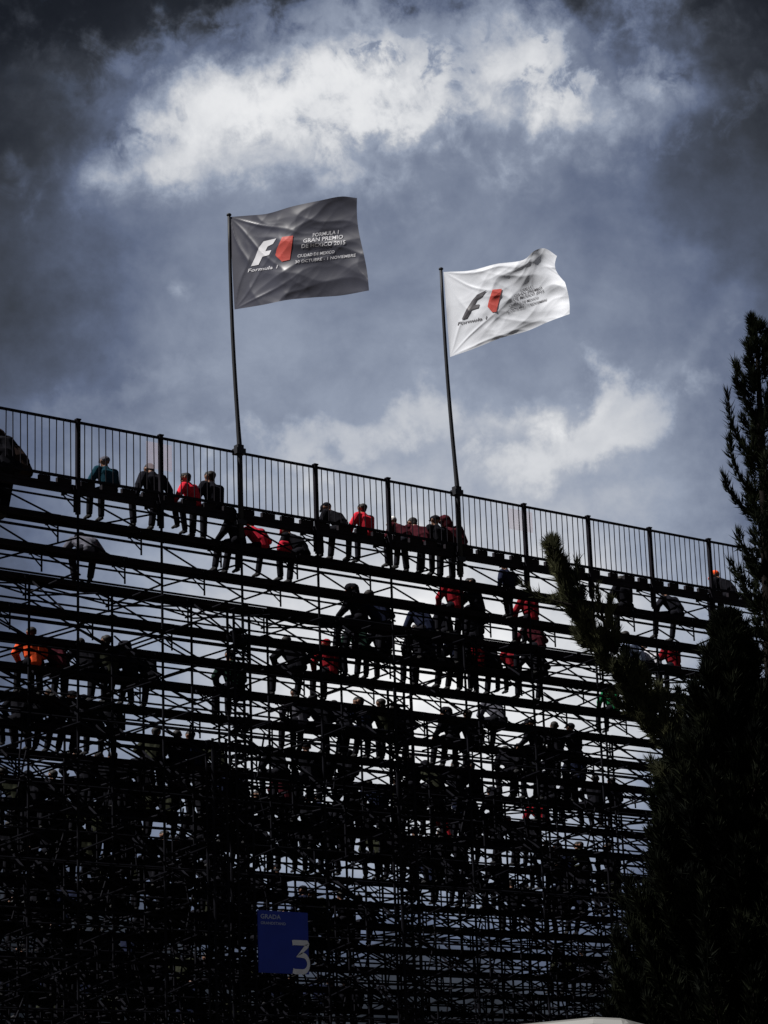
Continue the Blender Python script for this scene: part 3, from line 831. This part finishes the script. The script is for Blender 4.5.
# third to fifth tiers
P(2, 90, 'deep_slump', 'person in grey striped shirt bent over on the third tier at left', 'grey', 'charcoal', 'hood', 'charcoal', 1.08, -18)
P(2, 458, 'upright', 'person in red jacket showing only a torso under the second tier', 'deepred', 'black', 'hair', None, 1.05, 0)
P(2, 481, 'turned', 'person in black beside the red torso under the second tier', 'black', 'black', 'hair', None, 1.1, 5)
P(1, 512, 'standing', 'person in dark jacket with a yellow strap standing left of the conifer tip', 'navy', 'black', 'cap', 'navy', .86, 10, dz=-.62)
P(2, 534, 'upright', 'person in red jacket half hidden by the conifer tip on the third tier', 'deepred', 'black', 'hair', None, 1.0, 0)
P(3, 541, 'wide', 'person in dark red directly under the red jacket by the conifer tip', 'maroon', 'black', 'hair', None, 1.05, 0)
P(3, 363, 'turned', 'person in black, left one of a bulky pair on the fourth tier', 'black', 'black', 'hood', 'black', 1.22, 8)
P(3, 384, 'wide', 'person in dark navy, right one of a bulky pair on the fourth tier', 'navy', 'black', 'hair', None, 1.22, 0)
P(4, 366, 'slump', 'person in dark green jacket under the bulky black pair', 'darkgreen', 'black', 'hair', None, 1.1, 0)
P(4, 386, 'upright', 'person in charcoal beside the dark green jacket', 'charcoal', 'black', 'hair', None, 1.05, 0)
P(3, 430, 'slump', 'person in navy jacket below the white capped figure', 'navy', 'black', 'hair', None, 1.1, 0)
P(3, 450, 'turned', 'person in grey hood below the red torso', 'charcoal', 'black', 'hood', 'grey', 1.05, 0)
P(3, 478, 'upright', 'person in black on the fourth tier below the white flag pole', 'black', 'black', 'cap', 'black', 1.1, 0)
P(3, 642, 'leaning_left', 'person in pale blue shirt just right of the leaning conifer', 'paleblue', 'charcoal', 'hair', None, 1.1, 10)
P(3, 658, 'slump', 'person in white shirt between the pale blue shirt and a red top', 'pale', 'black', 'hair', None, .95, 0)
P(3, 677, 'upright', 'person in red top beside the white shirt near the tall conifer', 'deepred', 'black', 'hair', None, 1.0, 0)
P(4, 424, 'upright', 'person in black, leftmost of the fifth tier row under the white flag pole', 'black', 'black', 'hair', None, 1.1, 0)
P(4, 441, 'wide', 'person in grey jacket in the fifth tier row under the white flag pole', 'grey', 'black', 'hair', None, 1.05, 0)
P(4, 461, 'turned', 'person in navy in the fifth tier row left of a dark red jacket', 'navy', 'black', 'cap', 'black', 1.1, 0)
P(4, 480, 'upright', 'person in dark red jacket in the fifth tier row under the white flag pole', 'deepred', 'black', 'hair', None, 1.05, 0)
P(4, 497, 'slump', 'person in black between two red jackets on the fifth tier', 'black', 'black', 'hair', None, 1.1, 0)
P(4, 515, 'upright', 'smaller person in dark red top at the right end of the fifth tier row', 'deepred', 'black', 'hair', None, .9, 0)
P(4, 543, 'wide', 'person in black with spread knees below the conifer tip', 'black', 'black', 'hair', None, 1.1, 0)
P(5, 300, 'wide', 'person in black left of the red cap and red jacket', 'black', 'black', 'hair', None, 1.15, 0)
P(5, 333, 'upright', 'person in red jacket and red cap in the middle of the stand', 'deepred', 'black', 'cap', 'deepred', 1.08, 0)
P(5, 616, 'upright', 'person in bright green top behind the leaning conifer', 'green', 'black', 'hair', None, .95, 0)
P(6, 36, 'upright', 'person in bright orange jacket in the lower left tiers', 'orange', 'black', 'hair', None, 1.1, -5)
P(6, 61, 'slump', 'person in maroon jacket beside the bright orange jacket', 'maroon', 'black', 'hair', None, 1.1, 0)
P(6, 92, 'wide', 'person in black, second to the right of the orange jacket', 'black', 'black', 'hair', None, 1.1, 0)
P(6, 112, 'upright', 'person in dark olive jacket in the row right of the orange jacket', 'olive', 'black', 'hair', None, 1.15, 0)
P(6, 133, 'turned', 'person in charcoal jacket in the row right of the orange jacket', 'charcoal', 'black', 'hood', 'charcoal', 1.1, 0)
P(6, 152, 'slump', 'person in black at the right end of the orange jacket row', 'black', 'black', 'hair', None, 1.1, 0)
P(6, 237, 'upright', 'person in dark green jacket against the lattice tower below the grey flag', 'darkgreen', 'black', 'hair', None, 1.2, 0)
for i, px in enumerate((302, 326, 348, 368, 388, 408)):
    P(7, px, ('upright', 'wide', 'slump', 'turned', 'upright', 'wide')[i],
      ('person in grey jacket at the left end of the eighth tier row', 'person in black beside the grey jacket on the eighth tier', 'person in charcoal on the eighth tier under the red cap',
       'person in navy in the middle of the eighth tier row', 'person in dark olive on the eighth tier, right half', 'person in black at the right end of the eighth tier row')[i],
      ('grey', 'black', 'charcoal', 'navy', 'olive', 'black')[i], 'black', 'hair', None, 1.12, 0)
P(7, 456, 'turned', 'person in black on the eighth tier below the fifth tier row', 'black', 'black', 'hood', 'black', 1.15, 0)
P(7, 475, 'upright', 'person in charcoal right of the hooded figure on the eighth tier', 'charcoal', 'black', 'hair', None, 1.1, 0)
P(6, 502, 'slump', 'person with grey back on the seventh tier below the two red jackets', 'grey', 'black', 'hair', None, 1.1, 0)
P(10, 288, 'upright', 'person in dim maroon jacket deep in the lower stand', 'maroon', 'black', 'hair', None, 1.0, 0)
P(10, 300, 'slump', 'person in grey top beside the dim maroon jacket in the lower stand', 'grey', 'black', 'hair', None, 1.0, 0)
P(11, 451, 'upright', 'person in dim red top low in the stand under the eighth tier hood', 'deepred', 'black', 'hair', None, 1.05, 0)
P(10, 546, 'slump', 'person in dim red top low in the stand left of the small conifer', 'deepred', 'black', 'hair', None, 1.05, 0)
# unlit crowd deeper in the stand
rc = random.Random(11)
used = []
def crowd(k, px):
    if any(k == a and abs(px - b) < 13 for a, b in used): return
    used.append((k, px))
    P(k, px, rc.choice(['upright', 'slump', 'wide', 'turned', 'leaning_left', 'turned_right']), 'indistinct person in dark clothes among the shadowed crowd in the lower tiers',
      rc.choice(['black', 'navy', 'charcoal', 'black', 'black', 'olive', 'black']), 'black', rc.choice(['hair', 'hair', 'cap', 'hood']), None, rc.uniform(1.0, 1.1), rc.uniform(-20, 20), group='shadowed crowd in the lower tiers')
clusters = [(8, 120, 2), (9, 190, 3), (9, 215, 3), (10, 130, 4), (11, 60, 4), (12, 20, 4), (10, 225, 4), (11, 260, 5), (12, 110, 5), (13, 180, 5), (9, 460, 4), (10, 400, 4), (11, 520, 4), (8, 560, 4),
            (12, 330, 4), (13, 60, 5), (14, 150, 5), (14, 250, 5), (13, 480, 4), (15, 90, 5), (15, 350, 4), (16, 30, 5), (16, 200, 5), (12, 590, 4), (14, 560, 4), (17, 120, 5), (9, 600, 4), (7, 570, 3), (18, 60, 5), (18, 260, 4), (19, 180, 4), (17, 590, 2),
            (8, 60, 4), (9, 330, 4), (10, 480, 4), (11, 360, 5), (11, 150, 4), (12, 250, 4), (12, 430, 5), (13, 600, 3), (14, 40, 4), (15, 220, 5), (16, 320, 5), (18, 160, 4), (19, 60, 5), (19, 330, 5), (20, 250, 5), (20, 110, 5), (21, 180, 5)]
for k, px, c in clusters:
    for i in range(c): crowd(k, px + (i - c / 2) * 21 + rc.uniform(-4, 4))
# things carried by spectators
def backpack(k, px, label, m):
    x = tier_x(k, px); y, z = tier_y(k) - .02, tier_z(k)
    root = thing('backpack', label, 'bag', (x, y, z))
    me = fuse([(V3(x - .09, y, z + .12), V3(x + .09, y, z + .12), .11, .11), (V3(x - .06, y, z + .23), V3(x + .06, y, z + .23), .08, .08)], 'bag_body', .02, 2)
    me.materials.append(m); me.transform(Matrix.Translation(-Vector((x, y, z))))
    o = bpy.data.objects.new('bag_body', me); COL.objects.link(o); o.parent = root
    for s in (-1, 1):
        MB().tube([(x + s * .07, y + .08, z + .05), (x + s * .08, y + .16, z + .15), (x + s * .07, y + .13, z + .24), (x + s * .06, y + .05, z + .30)], .015, 6).build('strap', M['black'], root, True)
V3 = lambda *a: Vector(a)
backpack(1, 284, 'red bag on the second tier between the red vest and the red cap', M['red'])

# ------------------------------------------------------------------ trees
def tree(label, base, axis, crad, leaf, seed, n_limb, n_twig, blade=(.10, .2), bw=.022, rise=.9, droop=0., lean_up=.8, trunk_r=.16, start=.12, per=7, dens=None, arms=()):
    """axis: points from the ground to the tip; crad(t): crown radius"""
    r = random.Random(seed)
    root = thing('conifer_tree', label, 'tree', base)
    ax = [Vector(p) for p in axis]
    L = [0]
    for p, q in zip(ax, ax[1:]): L.append(L[-1] + (q - p).length)
    def pt(t):
        d = t * L[-1]
        for i in range(len(ax) - 1):
            if d <= L[i + 1] or i == len(ax) - 2:
                return ax[i].lerp(ax[i + 1], (d - L[i]) / (L[i + 1] - L[i]))
    tr = MB(); N = 14
    tr.tube([pt(i / N) for i in range(N + 1)], [trunk_r * (1 - i / N) ** .8 + .012 for i in range(N + 1)], 8)
    cr = MB()
    def spray(p, d, size):
        for _ in range(per):
            e = (d + Vector((r.gauss(0, .30), r.gauss(0, .30), r.gauss(0, .30)))).normalized()
            ln = r.uniform(*blade) * size; w = bw * r.uniform(.6, 1.3)
            s = e.cross(Vector((r.gauss(0, 1), r.gauss(0, 1), r.gauss(0, 1)))).normalized()
            nn = e.cross(s) * (w * .5)
            q = p + e * (ln * .35); t = p + e * ln + Vector((0, 0, .02))
            b = len(cr.v); cr.v += [p, q + s * w, t, q - s * w, q + nn * 1.6]
            cr.f += [[b, b + 1, b + 4], [b + 1, b + 2, b + 4], [b + 2, b + 3, b + 4], [b + 3, b, b + 4]]; cr.m += [0] * 4
    for i in range(n_limb):
        t = start + (1 - start) * (1 - (1 - (i + r.random()) / n_limb) ** 1.15)
        if dens and r.random() > dens(t): continue
        o = pt(t); axd = (pt(min(1, t + .03)) - pt(max(0, t - .03))).normalized()
        a = r.uniform(0, 2 * PI); out = Vector((math.cos(a), math.sin(a), 0)); out = (out - axd * out.dot(axd)).normalized()
        ln = crad(t) * r.uniform(.5, 1.25) * 1.15
        if ln < .05: ln = .05
        d0 = (out * 1. + axd * rise * .4 + Vector((0, 0, droop))).normalized(); d1 = (out * .55 + axd * rise + Vector((0, 0, lean_up))).normalized()
        pts, p = [o], o.copy(); ns = 6
        for q in range(ns):
            d = d0.lerp(d1, q / (ns - 1)).normalized() + Vector((r.gauss(0, .06), r.gauss(0, .06), r.gauss(0, .06))); p = p + d * (ln * 1.25 / ns); pts.append(p.copy())
        tr.tube(pts, [max(.006, .03 * min(1, ln) * (1 - q / (ns + 1))) for q in range(ns + 1)], 4, cap=False)
        nt = max(3, int(n_twig * min(1.6, .35 + ln)))
        for q in range(nt):
            f = (.12 + .88 * (q + r.random()) / nt) * ns; i0 = min(ns - 1, int(f)); c = pts[i0].lerp(pts[i0 + 1], f - i0); dd = (pts[i0 + 1] - pts[i0]).normalized()
            side = dd.cross(Vector((r.gauss(0, 1), r.gauss(0, 1), r.gauss(0, 1)))).normalized(); k = r.uniform(0, .16) * min(1., ln * 1.4) * (1.15 - f / ns)
            spray(c + side * k, (dd * .9 + side * .55 + Vector((0, 0, .25))).normalized(), 1.)
    for arm in arms:                                        # single long boughs that stand clear of the crown
        pts = [Vector(p) for p in arm]
        tr.tube(pts, [.022 - .016 * q / (len(pts) - 1) for q in range(len(pts))], 5, cap=False)
        for q in range(44):
            f = q / 44 * (len(pts) - 1.001); i0 = int(f); c = pts[i0].lerp(pts[i0 + 1], f - i0); dd = (pts[i0 + 1] - pts[i0]).normalized()
            side = dd.cross(Vector((r.gauss(0, 1), r.gauss(0, 1), r.gauss(0, 1)))).normalized()
            spray(c + side * r.uniform(0, .06) * (1.1 - q / 44), (dd + side * .4 + Vector((0, 0, .15))).normalized(), 1.)
    for q in range(10):
        spray(pt(1 - .03 * r.random()), (pt(1) - pt(.96)).normalized(), .8)
    tr.build('trunk', M['bark'], root, True); cr.build('crown', leaf, root)
    return root
def foot(p): return Vector((p.x, p.y, 0))
# tall narrow one at the right edge
tip = at(756, 322, 30); b0 = foot(at(764, 1000, 30))
tree('tall narrow dark conifer with upswept tips at the right edge', b0, [b0, b0.lerp(tip, .5) + Vector((.1, 0, 0)), tip], lambda t: .03 + 1.2 * (1 - t) ** .66 * (1 if t > .86 else .8) if t > .45 else .75, M['leaf_dark'], 5, 165, 44,
     blade=(.06, .15), bw=.007, rise=1.0, lean_up=.9, trunk_r=.17, start=.2,
     arms=[[at(x, y, 29.9) for x, y in q] for q in (((756, 520), (742, 506), (730, 493), (723, 476)), ((757, 462), (742, 446), (731, 424), (727, 392)), ((757, 500), (740, 478), (731, 455), (729, 436)), ((758, 420), (746, 402), (738, 384), (735, 362)))])
# leaning one whose tip crosses the fence
tip = at(551, 545, 27); m1 = at(583, 622, 27); m2 = at(632, 692, 27); m3 = at(692, 770, 27); m4 = at(752, 900, 27); b0 = foot(at(775, 1000, 27))
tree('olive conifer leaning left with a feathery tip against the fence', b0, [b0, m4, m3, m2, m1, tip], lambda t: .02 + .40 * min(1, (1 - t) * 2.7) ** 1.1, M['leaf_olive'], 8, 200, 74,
     blade=(.05, .135), bw=.0062, rise=.75, lean_up=.75, trunk_r=.13, start=.34,
     arms=[[at(x, y, 26.9) for x, y in q] for q in (((575, 606), (558, 602), (540, 597), (521, 584)), ((588, 622), (581, 602), (577, 582), (576, 560)), ((570, 600), (562, 585), (556, 568), (553, 545)), ((612, 652), (614, 632), (612, 614), (610, 600)), ((640, 676), (622, 668), (606, 660), (590, 642)), ((606, 640), (604, 622), (600, 606), (597, 588)))])
# broad dark mass in the corner
tip = at(726, 622, 25.4); b0 = foot(at(738, 1000, 25.4))
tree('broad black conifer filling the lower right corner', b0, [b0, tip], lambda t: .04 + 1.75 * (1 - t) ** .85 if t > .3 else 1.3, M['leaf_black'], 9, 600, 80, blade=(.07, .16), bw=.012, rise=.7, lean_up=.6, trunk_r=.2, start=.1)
tip = at(663, 768, 29); b0 = foot(at(668, 1000, 29))
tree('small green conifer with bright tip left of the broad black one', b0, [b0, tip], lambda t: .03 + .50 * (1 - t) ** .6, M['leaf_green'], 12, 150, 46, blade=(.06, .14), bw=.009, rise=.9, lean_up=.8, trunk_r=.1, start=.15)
tip = at(800, 60, 26); b0 = foot(at(812, 1000, 26))
tree('conifer outside the right edge with one twig tip in view', b0, [b0, tip], lambda t: .05 + .45 * (1 - t) ** .6, M['leaf_dark'], 14, 120, 24, blade=(.05, .11), bw=.011, rise=.8, lean_up=.7, trunk_r=.16, start=.3)

# ------------------------------------------------------------------ van parked below
def van():
    c = at(647, 1011, 14.0); H = c.z
    L_, W_ = 4.6, 1.9
    X = -Vector((RGT.x, RGT.y, 0)).normalized(); X = Matrix.Rotation(math.radians(-20), 3, 'Z') @ X      # nose direction
    Y = Vector((0, 0, 1)).cross(X).normalized()
    if Y.dot(FWD) < 0: Y = -Y
    o = foot(c) + Y * (W_ / 2)
    root = thing('panel_van', 'pale grey van whose roof edge just shows at the bottom of the view', 'van', o)
    prof = [(0.02, .45), (0, .9), (.03, H - .35), (.07, H - .10), (.16, H - .02), (.35, H), (1.4, H - .035), (2.5, H - .12), (3.1, H - .30), (3.75, 1.35), (4.45, 1.15), (4.6, .95), (4.6, .45)]
    mb = MB(); n = len(prof)
    for s, ins in ((-1, 1), (1, 1)):
        for x, z in prof:
            k = W_ / 2 - (.14 * max(0, (z - 1.2)) / (H - 1.2))
            mb.v.append(o + X * x + Y * (s * k) + Vector((0, 0, z)))
    for i in range(n):
        j = (i + 1) % n; mb.f.append([i, j, n + j, n + i]); mb.m.append(0)
    mb.f.append(list(range(n))[::-1]); mb.m.append(0); mb.f.append([n + i for i in range(n)]); mb.m.append(0)
    b = mb.build('body', M['van_white'], root)
    bv = b.modifiers.new('b', 'BEVEL'); bv.width = .04; bv.segments = 2; bv.limit_method = 'ANGLE'
    ax = (X, Y, Vector((0, 0, 1)))
    for s in (-1, 1):
        MB().box(o + X * 2.7 + Y * (s * (W_ / 2 - .055)) + Vector((0, 0, 1.55)), .9, .03, .55, ax).build('side_window', M['glass'], root)
        for xx in (.85, 3.7):
            w = o + X * xx + Y * (s * (W_ / 2 - .08)) + Vector((0, 0, .34))
            t = MB().tube([w - Y * .11, w + Y * .11], .34, 20).build('wheel', M['rubber'], root)
            MB().tube([w - Y * .115, w + Y * .115], .19, 14).build('rim', M['chrome'], t)
        MB().box(o + X * -.01 + Y * (s * .8) + Vector((0, 0, 1.0)), .04, .12, .4, ax).build('tail_light', M['lamp_red'], root)
        MB().box(o + X * 4.58 + Y * (s * .68) + Vector((0, 0, .85)), .06, .3, .16, ax).build('headlight', M['lamp_clear'], root)
    MB().box(o + X * 0. + Vector((0, 0, 1.7)), .04, 1.3, .5, ax).build('rear_window', M['glass'], root)
van()

# ------------------------------------------------------------------ camera and view
cd = bpy.data.cameras.new('camera'); co = bpy.data.objects.new('camera', cd); COL.objects.link(co)
cd.sensor_fit = 'VERTICAL'; cd.sensor_height = 24.; cd.lens = FPX / 1024 * 24.; cd.clip_end = 6000; cd.clip_start = .1
co.matrix_world = Matrix(((RGT.x, UPV.x, -FWD.x, CAM.x), (RGT.y, UPV.y, -FWD.y, CAM.y), (RGT.z, UPV.z, -FWD.z, CAM.z), (0, 0, 0, 1)))
S.camera = co
S.view_settings.view_transform = 'Standard'; S.view_settings.look = 'None'; S.view_settings.gamma = 1; S.view_settings.exposure = .5
S.view_settings.use_curve_mapping = False
